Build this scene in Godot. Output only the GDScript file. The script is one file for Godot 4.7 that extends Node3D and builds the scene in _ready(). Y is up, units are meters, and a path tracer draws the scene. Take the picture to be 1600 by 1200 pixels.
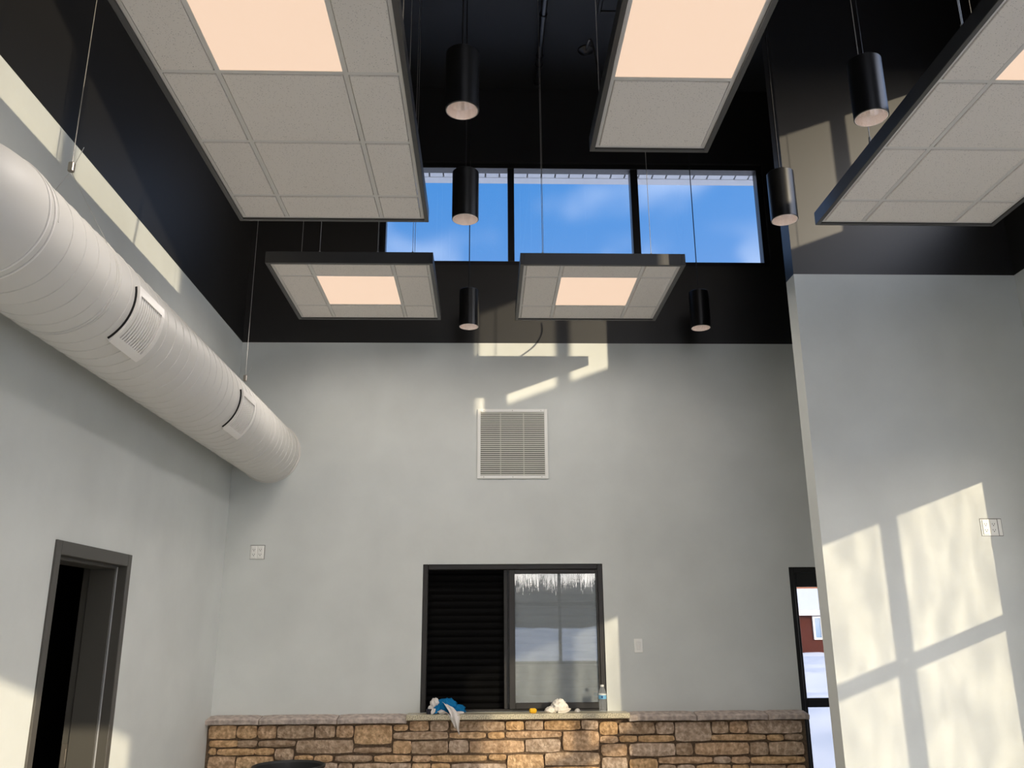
extends Node3D
# A community hall being finished: black upper walls, grey lower walls, floating ceiling clouds, a spiral duct and a stone-clad serving counter.
# Axes: x to the right, y up (floor at 0), the back wall towards -z. P(x, y, d) puts d metres in front of the camera's plane.

const SUN := Vector3(-0.726, -0.27, -1.0)      # the way sunlight travels
const XL := -2.287      # left wall
const XR := 4.085       # right wall
const XW := 2.36        # free end of the wing wall
const DW := 7.70        # back wall
const DG := 6.03        # front of the wing wall
const DF := -0.75       # wall behind the camera
const YB := 4.317       # where the black paint starts
const YC := 7.10        # ceiling
const TILE := 0.6096
const YCL := 4.295      # underside of the ceiling clouds

var M := {}
var rng := RandomNumberGenerator.new()
var org := Vector3.ZERO
var used := {}


func _ready() -> void:
	rng.seed = 7
	# ---- camera
	var cam := Camera3D.new()
	cam.name = "camera"
	cam.keep_aspect = Camera3D.KEEP_HEIGHT
	cam.fov = rad_to_deg(2.0 * atan(600.0 / 1339.3))
	cam.near = 0.05
	cam.far = 400.0
	cam.basis = Basis(Vector3.UP, -0.0314) * Basis(Vector3.RIGHT, 0.2799) * Basis(Vector3.BACK, -0.0069)
	cam.position = Vector3(0, 1.70, 0)
	cam.current = true
	add_child(cam)
	# ---- sky, exposure
	var we := WorldEnvironment.new()
	we.name = "world"
	var env := Environment.new()
	env.background_mode = Environment.BG_SKY
	var sky := Sky.new()
	var pan := PanoramaSkyMaterial.new()
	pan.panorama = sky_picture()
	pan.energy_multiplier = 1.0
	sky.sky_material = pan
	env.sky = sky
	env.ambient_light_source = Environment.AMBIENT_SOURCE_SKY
	env.tonemap_mode = Environment.TONE_MAPPER_LINEAR
	env.tonemap_exposure = 1.62
	env.sdfgi_enabled = true
	env.ssao_enabled = true
	env.ssil_enabled = true
	we.environment = env
	add_child(we)
	# ---- sun
	var sun := DirectionalLight3D.new()
	sun.name = "sun"
	sun.light_color = Color(1.0, 0.93, 0.80)
	sun.light_energy = 0.95
	sun.light_angular_distance = 0.6
	sun.shadow_enabled = true
	sun.sky_mode = DirectionalLight3D.SKY_MODE_LIGHT_ONLY
	sun.look_at_from_position(Vector3.ZERO, SUN, Vector3.UP)
	add_child(sun)
	materials()
	shell()
	windows()
	doors()
	stonework()
	for c in [clouds, pendants, duct, wall_fittings, counter_things, overhead, outdoors]:
		c.call()


func P(x: float, y: float, d: float) -> Vector3:
	return Vector3(x, y, -d)


# ================= a small mesh builder: every point is given in the place, `org` is taken off
class Mb:
	var v := PackedVector3Array()
	var n := PackedVector3Array()
	var o := Vector3.ZERO

	func tri(a: Vector3, b: Vector3, c: Vector3, na: Vector3, nb := Vector3.INF, nc := Vector3.INF) -> void:
		if nb == Vector3.INF:
			nb = na
			nc = na
		if (b - a).cross(c - a).dot(na + nb + nc) > 0.0:
			v.append_array([a - o, c - o, b - o])
			n.append_array([na, nc, nb])
		else:
			v.append_array([a - o, b - o, c - o])
			n.append_array([na, nb, nc])

	func quad(a: Vector3, b: Vector3, c: Vector3, d: Vector3, out: Vector3) -> void:
		var nn := (c - a).cross(d - b).normalized()
		if nn.dot(out) < 0.0:
			nn = -nn
		tri(a, b, c, nn)
		tri(a, c, d, nn)

	# box between two corners, edges chamfered by e
	func box(p: Vector3, q: Vector3, e := 0.0, t := Transform3D.IDENTITY) -> void:
		var c := (p + q) / 2.0
		var h := ((q - p) / 2.0).abs()
		e = minf(e, minf(h.x, minf(h.y, h.z)) * 0.95)
		for ax in 3:
			for s in [-1.0, 1.0]:
				var u := (ax + 1) % 3
				var w := (ax + 2) % 3
				var k: Array[Vector3] = []
				for m in [[-1, -1], [1, -1], [1, 1], [-1, 1]]:
					var r := Vector3.ZERO
					r[ax] = s * h[ax]
					r[u] = m[0] * (h[u] - e)
					r[w] = m[1] * (h[w] - e)
					k.append(t * (c + r))
				var nn := Vector3.ZERO
				nn[ax] = s
				quad(k[0], k[1], k[2], k[3], t.basis * nn)
		if e <= 0.0:
			return
		for ax in 3:
			var u := (ax + 1) % 3
			var w := (ax + 2) % 3
			for su in [-1.0, 1.0]:
				for sw in [-1.0, 1.0]:
					var k: Array[Vector3] = []
					for m in [[-1, 0], [1, 0], [1, 1], [-1, 1]]:
						var r := Vector3.ZERO
						r[ax] = m[0] * (h[ax] - e)
						r[u] = su * (h[u] - (e if m[1] else 0.0))
						r[w] = sw * (h[w] - (0.0 if m[1] else e))
						k.append(t * (c + r))
					var nn := Vector3.ZERO
					nn[u] = su
					nn[w] = sw
					quad(k[0], k[1], k[2], k[3], t.basis * nn)
		for sx in [-1.0, 1.0]:
			for sy in [-1.0, 1.0]:
				for sz in [-1.0, 1.0]:
					var g := Vector3(sx, sy, sz)
					var a := t * (c + g * (h - Vector3(0, e, e)))
					var b := t * (c + g * (h - Vector3(e, 0, e)))
					var d := t * (c + g * (h - Vector3(e, e, 0)))
					tri(a, b, d, (t.basis * g).normalized())

	# closed surface of rings of points, normals smoothed along both ways
	func rings(rows: Array, closed := true) -> void:
		var nr := rows.size()
		var m: int = rows[0].size()
		var nor := []
		for i in nr:
			var line := PackedVector3Array()
			for j in m:
				var pu: Vector3 = rows[mini(i + 1, nr - 1)][j] - rows[maxi(i - 1, 0)][j]
				var a := (j + 1) % m if closed else mini(j + 1, m - 1)
				var b := (j - 1 + m) % m if closed else maxi(j - 1, 0)
				var pw: Vector3 = rows[i][a] - rows[i][b]
				line.append(pw.cross(pu).normalized())
			nor.append(line)
		for i in nr - 1:
			for j in (m if closed else m - 1):
				var k := (j + 1) % m
				tri(rows[i][j], rows[i][k], rows[i + 1][k], nor[i][j], nor[i][k], nor[i + 1][k])
				tri(rows[i][j], rows[i + 1][k], rows[i + 1][j], nor[i][j], nor[i + 1][k], nor[i + 1][j])

	func cap(ring: Array, out: Vector3) -> void:
		var c := Vector3.ZERO
		for q in ring:
			c += q
		c /= ring.size()
		for j in ring.size():
			tri(c, ring[j], ring[(j + 1) % ring.size()], out)

	# tube of radius r along points
	func tube(pts: Array, r: float, seg := 8, caps := true) -> void:
		var rows := []
		var side := Vector3.ZERO
		for i in pts.size():
			var dir: Vector3 = (pts[mini(i + 1, pts.size() - 1)] - pts[maxi(i - 1, 0)]).normalized()
			if side == Vector3.ZERO:
				side = dir.cross(Vector3.UP if absf(dir.y) < 0.9 else Vector3.RIGHT).normalized()
			side = (side - dir * side.dot(dir)).normalized()
			var up := dir.cross(side)
			var ring := []
			for j in seg:
				var a := TAU * j / seg
				ring.append(pts[i] + (side * cos(a) + up * sin(a)) * r)
			rows.append(ring)
		rings(rows)
		if caps:
			cap(rows[0], pts[0] - pts[1])
			cap(rows[-1], pts[-1] - pts[-2])

	# turned about an upright axis through c: profile of Vector2(radius, height)
	func lathe(c: Vector3, prof: Array, seg := 32, t := Basis.IDENTITY) -> void:
		for i in prof.size() - 1:
			var a: Vector2 = prof[i]
			var b: Vector2 = prof[i + 1]
			var d := b - a
			var nr := Vector2(d.y, -d.x).normalized()
			for j in seg:
				var w0 := TAU * j / seg
				var w1 := TAU * (j + 1) / seg
				var e0 := Vector3(cos(w0), 0, sin(w0))
				var e1 := Vector3(cos(w1), 0, sin(w1))
				var q := []
				for z in [[a, e0], [a, e1], [b, e1], [b, e0]]:
					q.append(c + t * (z[1] * z[0].x + Vector3.UP * z[0].y))
				var n0 := t * (e0 * nr.x + Vector3.UP * nr.y)
				var n1 := t * (e1 * nr.x + Vector3.UP * nr.y)
				if a.x > 1e-5:
					tri(q[0], q[1], q[2] if b.x > 1e-5 else q[3], n0, n1, n1)
				if b.x > 1e-5:
					tri(q[0], q[2], q[3], n0, n1, n0)

	func mesh() -> ArrayMesh:
		var arr := []
		arr.resize(Mesh.ARRAY_MAX)
		arr[Mesh.ARRAY_VERTEX] = v
		arr[Mesh.ARRAY_NORMAL] = n
		var am := ArrayMesh.new()
		am.add_surface_from_arrays(Mesh.PRIMITIVE_TRIANGLES, arr)
		return am


func mb() -> Mb:
	var b := Mb.new()
	b.o = org
	return b


func numbered(called: String) -> String:
	var k: int = used.get(called, 0)
	used[called] = k + 1
	return called if k == 0 else "%s_%03d" % [called, k]


func part(called: String, b: Mb, mat: Material, parent: Node3D) -> MeshInstance3D:
	return part_mesh(called, b.mesh(), mat, parent)


func part_mesh(called: String, me: Mesh, mat: Material, parent: Node3D) -> MeshInstance3D:
	var o := MeshInstance3D.new()
	var k := 0
	var nm := called
	while parent.has_node(nm):
		k += 1
		nm = "%s_%03d" % [called, k]
	o.name = nm
	o.mesh = me
	parent.add_child(o, true)
	o.set_surface_override_material(0, mat)
	return o


# a thing: a Node3D at its base
func thing(called: String, label: String, category: String, at: Vector3, group := "") -> Node3D:
	var o := Node3D.new()
	o.name = numbered(called)
	o.position = at
	o.set_meta("label", label)
	o.set_meta("category", category)
	if group:
		o.set_meta("group", group)
	add_child(o, true)
	org = at
	return o


# a piece of the setting
func struct(called: String, label := "") -> Node3D:
	var o := Node3D.new()
	o.name = called
	o.set_meta("kind", "structure")
	if label:
		o.set_meta("label", label)
	add_child(o, true)
	org = Vector3.ZERO
	return o


# ================= materials
func mat(c: Color, rough := 0.6, spec := 0.5, metal := 0.0) -> StandardMaterial3D:
	var m := StandardMaterial3D.new()
	m.albedo_color = c
	m.roughness = rough
	m.metallic_specular = spec
	m.metallic = metal
	return m


func noise_tex(freq: float, seed_: int, c0: Color, c1: Color, size := 256, kind := FastNoiseLite.TYPE_SIMPLEX_SMOOTH, lo := 0.0, hi := 1.0) -> NoiseTexture2D:
	var f := FastNoiseLite.new()
	f.seed = seed_
	f.noise_type = kind
	f.frequency = freq
	f.fractal_octaves = 4
	var t := NoiseTexture2D.new()
	t.width = size
	t.height = size
	t.seamless = true
	t.noise = f
	var g := Gradient.new()
	g.set_color(0, c0)
	g.set_color(1, c1)
	g.set_offset(0, lo)
	g.set_offset(1, hi)
	t.color_ramp = g
	return t


func tri_planar(m: StandardMaterial3D, per_metre: float, world := true) -> StandardMaterial3D:
	m.uv1_triplanar = true
	m.uv1_world_triplanar = world
	m.uv1_scale = Vector3.ONE * per_metre
	return m


func glass(alpha: float, tint := Color(0.9, 0.95, 0.95), metal := 0.0) -> StandardMaterial3D:
	var m := mat(Color(tint, alpha), 0.0, 0.5, metal)
	m.transparency = BaseMaterial3D.TRANSPARENCY_ALPHA
	return m


func glow(c: Color, e: float) -> StandardMaterial3D:
	var m := mat(Color(0.5, 0.48, 0.46), 0.6)
	m.emission_enabled = true
	m.emission = c
	m.emission_energy_multiplier = e
	return m


func tile_picture() -> ImageTexture:
	var r := RandomNumberGenerator.new()
	r.seed = 3
	var im := Image.create(512, 512, false, Image.FORMAT_RGB8)
	im.fill(Color(0.93, 0.92, 0.90))
	for k in 26000:
		var s := r.randf_range(-0.035, 0.035)
		im.set_pixel(r.randi() % 512, r.randi() % 512, Color(0.93 + s, 0.92 + s, 0.90 + s))
	for k in 1500:
		var x := r.randi() % 510
		var y := r.randi() % 510
		var c := r.randf_range(0.40, 0.75)
		im.fill_rect(Rect2i(x, y, 1 + r.randi() % 2, 1 + r.randi() % 2), Color(c, c * 0.98, c * 0.95))
		if r.randf() < 0.25:
			im.fill_rect(Rect2i(x, y, 3, 2), Color(c, c * 0.98, c * 0.95))
	return ImageTexture.create_from_image(im)


func materials() -> void:
	var paint_noise := noise_tex(0.012, 5, Color(0.955, 0.955, 0.955), Color(1, 1, 1))
	M.grey = tri_planar(mat(Color(0.853, 0.868, 0.856), 0.6, 0.35), 0.45)
	M.grey.albedo_texture = paint_noise
	M.black = tri_planar(mat(Color(0.115, 0.113, 0.11), 0.43, 0.6), 0.45)
	M.black.albedo_texture = paint_noise
	M.deck = mat(Color(0.085, 0.095, 0.11), 0.6, 0.5)
	M.floor = tri_planar(mat(Color(0.89, 0.88, 0.85), 0.45), 0.5)
	M.floor.albedo_texture = noise_tex(0.02, 9, Color(0.82, 0.82, 0.82), Color(1, 1, 1))
	M.frame = mat(Color(0.085, 0.083, 0.082), 0.38, 0.5)
	M.bronze = mat(Color(0.17, 0.165, 0.16), 0.4, 0.5)
	M.jamb = mat(Color(0.30, 0.295, 0.28), 0.45, 0.5)
	M.pane = glass(0.03)
	M.sash_pane = glass(0.05, Color(0.86, 0.90, 0.92), 0.22)
	M.tinted_pane = glass(0.22, Color(0.10, 0.11, 0.12))
	M.shutter = mat(Color(0.035, 0.035, 0.037), 0.5, 0.15)
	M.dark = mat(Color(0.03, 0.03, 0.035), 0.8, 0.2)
	M.gasket = mat(Color(0.55, 0.56, 0.57), 0.4)
	M.steel = mat(Color(0.62, 0.60, 0.57), 0.35, 0.5, 0.8)
	M.wire = mat(Color(0.75, 0.74, 0.72), 0.3, 0.5, 0.7)
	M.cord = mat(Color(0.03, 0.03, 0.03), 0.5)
	M.rim_grey = mat(Color(0.42, 0.42, 0.40), 0.8)
	M.woods = tri_planar(mat(Color(0.44, 0.43, 0.43), 0.95, 0.2), 0.12)
	M.woods.albedo_texture = noise_tex(0.05, 61, Color(0.55, 0.55, 0.56), Color(1, 1, 1))
	# thin uneven film of frost and dried drips on the inside of the low panes
	M.frost = mat(Color(1, 1, 1), 0.9, 0.2)
	M.frost.transparency = BaseMaterial3D.TRANSPARENCY_ALPHA
	tri_planar(M.frost, 0.55)
	M.frost.uv1_scale = Vector3(0.5, 0.30, 0.62)
	M.frost.albedo_texture = noise_tex(0.011, 67, Color(0.95, 0.93, 0.88, 0.09), Color(0.95, 0.90, 0.80, 0.32), 512, FastNoiseLite.TYPE_SIMPLEX_SMOOTH, 0.20, 0.75)
	# ceiling clouds
	M.cloud_frame = mat(Color(0.15, 0.15, 0.155), 0.42, 0.8)
	M.grid = mat(Color(0.83, 0.82, 0.80), 0.5)
	M.tile = tri_planar(mat(Color(0.96, 0.95, 0.94), 0.95, 0.2), 1.0 / 0.55)
	M.tile.albedo_texture = tile_picture()
	M.lens = glow(Color(0.98, 0.845, 0.735), 0.555)
	# pendants
	M.can = mat(Color(0.055, 0.057, 0.062), 0.33, 0.6)
	M.reflector = mat(Color(0.93, 0.90, 0.88), 0.2, 0.5, 0.8)
	M.lamp = glow(Color(1.0, 0.92, 0.88), 1.6)
	# duct
	M.duct = mat(Color(0.87, 0.86, 0.835), 0.5, 0.4)
	M.duct_trim = mat(Color(0.96, 0.945, 0.92), 0.4, 0.5)
	M.white = mat(Color(0.93, 0.93, 0.91), 0.4)
	M.plate = mat(Color(0.95, 0.95, 0.93), 0.35)
	M.slat = mat(Color(0.80, 0.80, 0.76), 0.45)
	# stone
	M.mortar = tri_planar(mat(Color(0.52, 0.44, 0.36), 0.95, 0.2), 3.0)
	M.mortar.albedo_texture = noise_tex(0.06, 21, Color(0.7, 0.7, 0.7), Color(1, 1, 1))
	var tones := [Color(0.90, 0.78, 0.66), Color(0.94, 0.81, 0.66), Color(0.86, 0.77, 0.68), Color(0.94, 0.80, 0.63), Color(0.89, 0.81, 0.74), Color(0.81, 0.72, 0.63)]
	var blots := noise_tex(0.018, 31, Color(0.74, 0.70, 0.65), Color(1.0, 0.99, 0.97), 512, FastNoiseLite.TYPE_SIMPLEX_SMOOTH, 0.2, 0.8)
	var rough := noise_tex(0.035, 33, Color.BLACK, Color.WHITE, 512)
	M.stones = []
	for c in tones:
		var m := tri_planar(mat(c, 0.9, 0.25), 1.9)
		m.albedo_texture = blots
		m.heightmap_enabled = true
		m.heightmap_texture = rough
		m.heightmap_scale = 1.1
		M.stones.append(m)
	M.ledge = tri_planar(mat(Color(0.83, 0.79, 0.76), 0.85, 0.3), 1.6)
	M.ledge.albedo_texture = noise_tex(0.02, 41, Color(0.80, 0.78, 0.77), Color(1.0, 0.98, 0.96), 512, FastNoiseLite.TYPE_SIMPLEX_SMOOTH, 0.25, 0.75)
	M.ledge.heightmap_enabled = true
	M.ledge.heightmap_texture = rough
	M.ledge.heightmap_scale = 0.6
	M.granite = tri_planar(mat(Color(0.86, 0.83, 0.75), 0.3, 0.5), 5.0)
	M.granite.albedo_texture = noise_tex(0.05, 43, Color(0.42, 0.42, 0.40), Color(1.0, 0.99, 0.95), 512, FastNoiseLite.TYPE_SIMPLEX_SMOOTH, 0.22, 0.55)
	# small things
	M.blue_cloth = mat(Color(0.05, 0.44, 0.66), 0.85, 0.3)
	M.white_cloth = mat(Color(0.90, 0.88, 0.86), 0.9, 0.3)
	M.paper = mat(Color(0.93, 0.91, 0.87), 0.9, 0.3)
	M.yellow = mat(Color(0.95, 0.74, 0.10), 0.45)
	M.navy = mat(Color(0.05, 0.07, 0.16), 0.5)
	M.plastic = glass(0.14, Color(0.92, 0.95, 0.97))
	M.label_blue = mat(Color(0.45, 0.72, 0.88), 0.4)
	M.label_dark = mat(Color(0.10, 0.24, 0.48), 0.4)
	M.bin = mat(Color(0.17, 0.18, 0.185), 0.55)
	# outdoors
	M.snow = tri_planar(mat(Color(0.88, 0.88, 0.89), 0.9, 0.3), 0.5)
	M.soffit = mat(Color(0.86, 0.86, 0.86), 0.5)
	M.brick = tri_planar(mat(Color(0.36, 0.20, 0.17), 0.95, 0.2), 0.8)
	M.brick.albedo_texture = noise_tex(0.08, 51, Color(0.72, 0.70, 0.70), Color(1, 1, 1))
	M.tan_brick = mat(Color(0.60, 0.40, 0.29), 0.95, 0.2)
	M.bark = mat(Color(0.50, 0.49, 0.48), 0.95, 0.2)
	M.far_pane = mat(Color(0.45, 0.56, 0.68), 0.1, 0.6)


# blue winter sky: paler towards the horizon and round the sun, a few thin clouds
func sky_picture() -> ImageTexture:
	var w := 768
	var h := 384
	var f := FastNoiseLite.new()
	f.seed = 12
	f.noise_type = FastNoiseLite.TYPE_SIMPLEX_SMOOTH
	f.frequency = 1.0
	f.fractal_octaves = 5
	var to_sun := -SUN.normalized()
	var im := Image.create(w, h, false, Image.FORMAT_RGBF)
	for j in h:
		var el := PI * (0.5 - (j + 0.5) / h)
		var up := sin(el)
		for i in w:
			var az := TAU * (i + 0.5) / w
			var d := Vector3(sin(az) * cos(el), up, -cos(az) * cos(el))
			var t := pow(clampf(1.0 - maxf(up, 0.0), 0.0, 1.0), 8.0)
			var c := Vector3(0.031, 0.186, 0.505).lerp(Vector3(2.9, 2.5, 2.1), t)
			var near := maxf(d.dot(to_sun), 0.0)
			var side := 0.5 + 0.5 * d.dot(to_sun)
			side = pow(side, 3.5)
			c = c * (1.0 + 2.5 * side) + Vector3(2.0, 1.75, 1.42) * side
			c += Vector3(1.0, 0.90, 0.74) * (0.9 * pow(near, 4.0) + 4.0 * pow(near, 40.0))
			if up > 0.0:
				# clouds on a flat layer overhead
				var q := Vector3(d.x, 0.0, d.z) / (up + 0.12)
				var k := f.get_noise_3d(q.x * 1.3, q.z * 1.3, 0.0) * 0.5 + 0.5
				var cover := smoothstep(0.56, 0.78, k)
				var low := clampf((0.44 - up) * 12.0, 0.0, 1.0) * smoothstep(0.44, 0.6, f.get_noise_3d(d.x * 7.0, d.y * 10.0, d.z * 7.0) * 0.5 + 0.5)
				cover = maxf(cover * 0.8, low * 0.75)
				c = c.lerp(Vector3(0.62, 0.72, 0.90) + Vector3(0.5, 0.45, 0.36) * near, cover * 0.8)
			else:
				c = Vector3(0.75, 0.76, 0.80)
			im.set_pixel(i, j, Color(c.x, c.y, c.z))
	return ImageTexture.create_from_image(im)


const ROWS := [
	"-0.63 0.983 -0.47 0.905", "-0.46 0.982 -0.31 0.902", "-0.29 0.978 0.16 0.901", "0.17 0.976 0.32 0.905",
	"0.33 0.978 0.48 0.903", "0.49 0.977 0.79 0.902", "0.80 0.976 0.94 0.903", "-2.27 0.962 -2.05 0.861",
	"-2.04 0.959 -1.88 0.862", "-1.87 0.957 -1.72 0.861", "-1.71 0.957 -1.41 0.860", "-0.76 0.956 -0.64 0.909",
	"0.95 0.961 1.10 0.860", "1.11 0.958 1.41 0.866", "1.89 0.955 2.03 0.863", "2.04 0.955 2.19 0.864",
	"2.20 0.960 2.65 0.860", "-1.40 0.954 -1.24 0.860", "-1.23 0.953 -1.09 0.860", "-1.08 0.954 -0.77 0.807",
	"1.42 0.955 1.57 0.862", "1.58 0.954 1.88 0.805", "-0.76 0.898 -0.31 0.842", "-0.30 0.891 0.00 0.844",
	"0.02 0.891 0.16 0.841", "0.17 0.894 0.63 0.843", "0.64 0.892 0.94 0.742", "-2.26 0.849 -2.03 0.796",
	"-2.03 0.848 -1.87 0.796", "0.95 0.852 1.10 0.798", "1.11 0.853 1.26 0.803", "1.27 0.853 1.57 0.802",
	"1.88 0.853 2.34 0.807", "2.35 0.851 2.49 0.802", "2.50 0.853 2.65 0.802", "-1.86 0.845 -1.56 0.795",
	"-1.55 0.843 -1.09 0.743", "-0.76 0.831 -0.61 0.734", "-0.61 0.828 -0.31 0.731", "-0.30 0.831 -0.14 0.734",
	"0.33 0.832 0.62 0.734", "-0.13 0.824 0.32 0.730", "-2.26 0.789 -2.20 0.739", "0.96 0.790 1.17 0.696",
	"1.19 0.793 1.57 0.696", "1.58 0.792 1.72 0.698", "1.74 0.791 2.19 0.697", "2.20 0.791 2.35 0.693",
	"2.36 0.793 2.65 0.691", "-2.19 0.785 -1.89 0.735", "-1.89 0.785 -1.73 0.734", "-1.72 0.781 -1.57 0.694",
	"-1.08 0.784 -0.77 0.741", "-2.26 0.728 -2.04 0.613", "-1.56 0.728 -1.41 0.681", "-1.40 0.728 -1.25 0.679",
	"0.49 0.728 0.94 0.630", "-2.03 0.724 -1.73 0.609", "-1.23 0.724 -0.93 0.676", "-0.91 0.722 -0.61 0.672",
	"-0.60 0.716 -0.45 0.669", "-0.45 0.717 0.01 0.667", "0.03 0.720 0.17 0.673", "0.18 0.716 0.48 0.577",
	"0.96 0.687 1.17 0.566", "-1.72 0.684 -1.56 0.605", "1.43 0.683 1.88 0.634", "1.89 0.683 2.03 0.632",
	"2.04 0.681 2.19 0.630", "2.20 0.680 2.65 0.625", "-1.55 0.671 -1.41 0.603", "-1.40 0.668 -1.21 0.600",
	"-1.20 0.666 -1.09 0.598", "1.19 0.673 1.42 0.563", "-1.07 0.664 -0.78 0.595", "-0.78 0.661 -0.61 0.592",
	"-0.60 0.659 -0.45 0.589", "-0.44 0.656 -0.29 0.587", "-0.28 0.652 0.17 0.582", "1.43 0.626 1.57 0.560",
	"0.49 0.620 0.94 0.571", "1.58 0.624 1.73 0.558", "1.74 0.623 2.03 0.554", "2.04 0.620 2.18 0.551",
	"2.19 0.616 2.49 0.548", "2.50 0.613 2.65 0.544",
]


# ================= the room
# a wall of boxes round its holes; a and b are corners in (along, up), holes are Rect2 in (along, up); at(along, up, through) gives the place
func wall(called: String, lo: Vector2, hi: Vector2, holes: Array, at: Callable, deep: float, split := YB, lower: Material = null, upper: Material = null) -> void:
	var xs := [lo.x, hi.x]
	var ys := [lo.y, hi.y]
	if split > lo.y and split < hi.y:
		ys.append(split)
	for r in holes:
		for x in [r.position.x, r.end.x]:
			if x > lo.x and x < hi.x and not xs.has(x):
				xs.append(x)
		for y in [r.position.y, r.end.y]:
			if y > lo.y and y < hi.y and not ys.has(y):
				ys.append(y)
	xs.sort()
	ys.sort()
	org = Vector3.ZERO
	var grey := mb()
	var black := mb()
	for i in xs.size() - 1:
		for j in ys.size() - 1:
			var c := Vector2(xs[i] + xs[i + 1], ys[j] + ys[j + 1]) / 2.0
			var open := false
			for r in holes:
				open = open or r.has_point(c)
			if open:
				continue
			var a: Vector3 = at.call(xs[i], ys[j], 0.0)
			var b: Vector3 = at.call(xs[i + 1], ys[j + 1], deep)
			(black if c.y > split else grey).box(a, b)
	var am := grey.mesh() if grey.v.size() else ArrayMesh.new()
	if black.v.size():
		var arr := []
		arr.resize(Mesh.ARRAY_MAX)
		arr[Mesh.ARRAY_VERTEX] = black.v
		arr[Mesh.ARRAY_NORMAL] = black.n
		am.add_surface_from_arrays(Mesh.PRIMITIVE_TRIANGLES, arr)
	var o := MeshInstance3D.new()
	o.name = called
	o.mesh = am
	var mats := []
	if grey.v.size():
		mats.append(lower if lower else M.grey)
	if black.v.size():
		mats.append(upper if upper else M.black)
	for k in mats.size():
		o.set_surface_override_material(k, mats[k])
	o.set_meta("kind", "structure")
	add_child(o, true)


func slab(called: String, a: Vector3, b: Vector3, m: Material) -> void:
	org = Vector3.ZERO
	var k := mb()
	k.box(a, b)
	var o := part(called, k, m, self)
	o.set_meta("kind", "structure")


const SERVE := Rect2(-0.551, 1.04, 1.581, 1.223)
const CLERE := Rect2(-1.045, 5.12, 3.845, 1.13)
const EXIT := Rect2(2.69, 0.0, 1.02, 2.225)
const LOW_RIGHT := Rect2(1.68, 0.30, 3.69, 2.68)
const HIGH_RIGHT := Rect2(1.68, 5.12, 3.69, 1.116)
const LOW_FRONT := Rect2(0.23, 1.11, 2.53, 1.83)
const HIGH_FRONT := Rect2(0.23, 5.12, 2.53, 1.116)
const SIDE_DOOR := Rect2(4.68, 0.0, 1.005, 2.182)


func shell() -> void:
	slab("floor", P(XL - 2.6, -0.2, DF - 0.2), P(XR + 0.2, 0.0, DW + 0.2), M.floor)
	slab("ceiling", P(XL - 0.24, YC, DF - 0.2), P(XR + 0.2, YC + 0.25, DW + 0.2), M.deck)
	wall("wall_back", Vector2(XL - 0.24, 0), Vector2(XR + 0.2, YC), [SERVE, CLERE, EXIT], func(a, u, t): return P(a, u, DW + t), 0.2)
	wall("wall_left", Vector2(DF - 0.2, 0), Vector2(DW, YC), [SIDE_DOOR], func(a, u, t): return P(XL - t, u, a), 0.24)
	wall("wall_right", Vector2(DF - 0.2, 0), Vector2(DW, YC), [LOW_RIGHT, HIGH_RIGHT], func(a, u, t): return P(XR + t, u, a), 0.2)
	wall("wall_front", Vector2(XL, 0), Vector2(XR, YC), [LOW_FRONT, HIGH_FRONT], func(a, u, t): return P(a, u, DF - t), 0.2)
	wall("wall_wing", Vector2(XW, 0), Vector2(XR, YC), [], func(a, u, t): return P(a, u, DG + t), 0.17)
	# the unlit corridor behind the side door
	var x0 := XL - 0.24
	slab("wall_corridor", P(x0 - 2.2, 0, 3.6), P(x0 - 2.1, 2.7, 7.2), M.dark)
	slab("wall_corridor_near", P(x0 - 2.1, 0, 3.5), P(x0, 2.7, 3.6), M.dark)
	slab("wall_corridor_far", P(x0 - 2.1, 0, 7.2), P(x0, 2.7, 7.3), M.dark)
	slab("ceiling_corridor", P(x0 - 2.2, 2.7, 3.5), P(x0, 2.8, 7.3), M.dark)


# a window of dark bars: along positions of mullions (start, end), rails (start, end), bars `deep` thick
func window(called: String, r: Rect2, w: float, mull: Array, rails: Array, at: Callable, t0: float, deep: float, pane: Material) -> Node3D:
	var o := struct(called)
	var f := mb()
	f.box(at.call(r.position.x, r.position.y, t0), at.call(r.position.x + w, r.end.y, t0 + deep), 0.003)
	f.box(at.call(r.end.x - w, r.position.y, t0), at.call(r.end.x, r.end.y, t0 + deep), 0.003)
	f.box(at.call(r.position.x + w, r.position.y, t0), at.call(r.end.x - w, r.position.y + w, t0 + deep), 0.003)
	f.box(at.call(r.position.x + w, r.end.y - w, t0), at.call(r.end.x - w, r.end.y, t0 + deep), 0.003)
	part("frame", f, M.frame, o)
	var ys := [[r.position.y, r.position.y + w]] + rails + [[r.end.y - w, r.end.y]]
	for k in rails:
		var b := mb()
		b.box(at.call(r.position.x + w, k[0], t0), at.call(r.end.x - w, k[1], t0 + deep), 0.003)
		part("rail", b, M.frame, o)
	for m in mull:
		for k in ys.size() - 1:
			var b := mb()
			b.box(at.call(m[0], ys[k][1], t0), at.call(m[1], ys[k + 1][0], t0 + deep), 0.003)
			part("mullion", b, M.frame, o)
	var xs := [[r.position.x, r.position.x + w]] + mull + [[r.end.x - w, r.end.x]]
	for i in xs.size() - 1:
		for k in ys.size() - 1:
			var b := mb()
			b.box(at.call(xs[i][1] - 0.004, ys[k][1] - 0.004, t0 + deep * 0.5 - 0.002), at.call(xs[i + 1][0] + 0.004, ys[k + 1][0] + 0.004, t0 + deep * 0.5 + 0.002))
			part("pane", b, pane, o)
	return o


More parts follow.
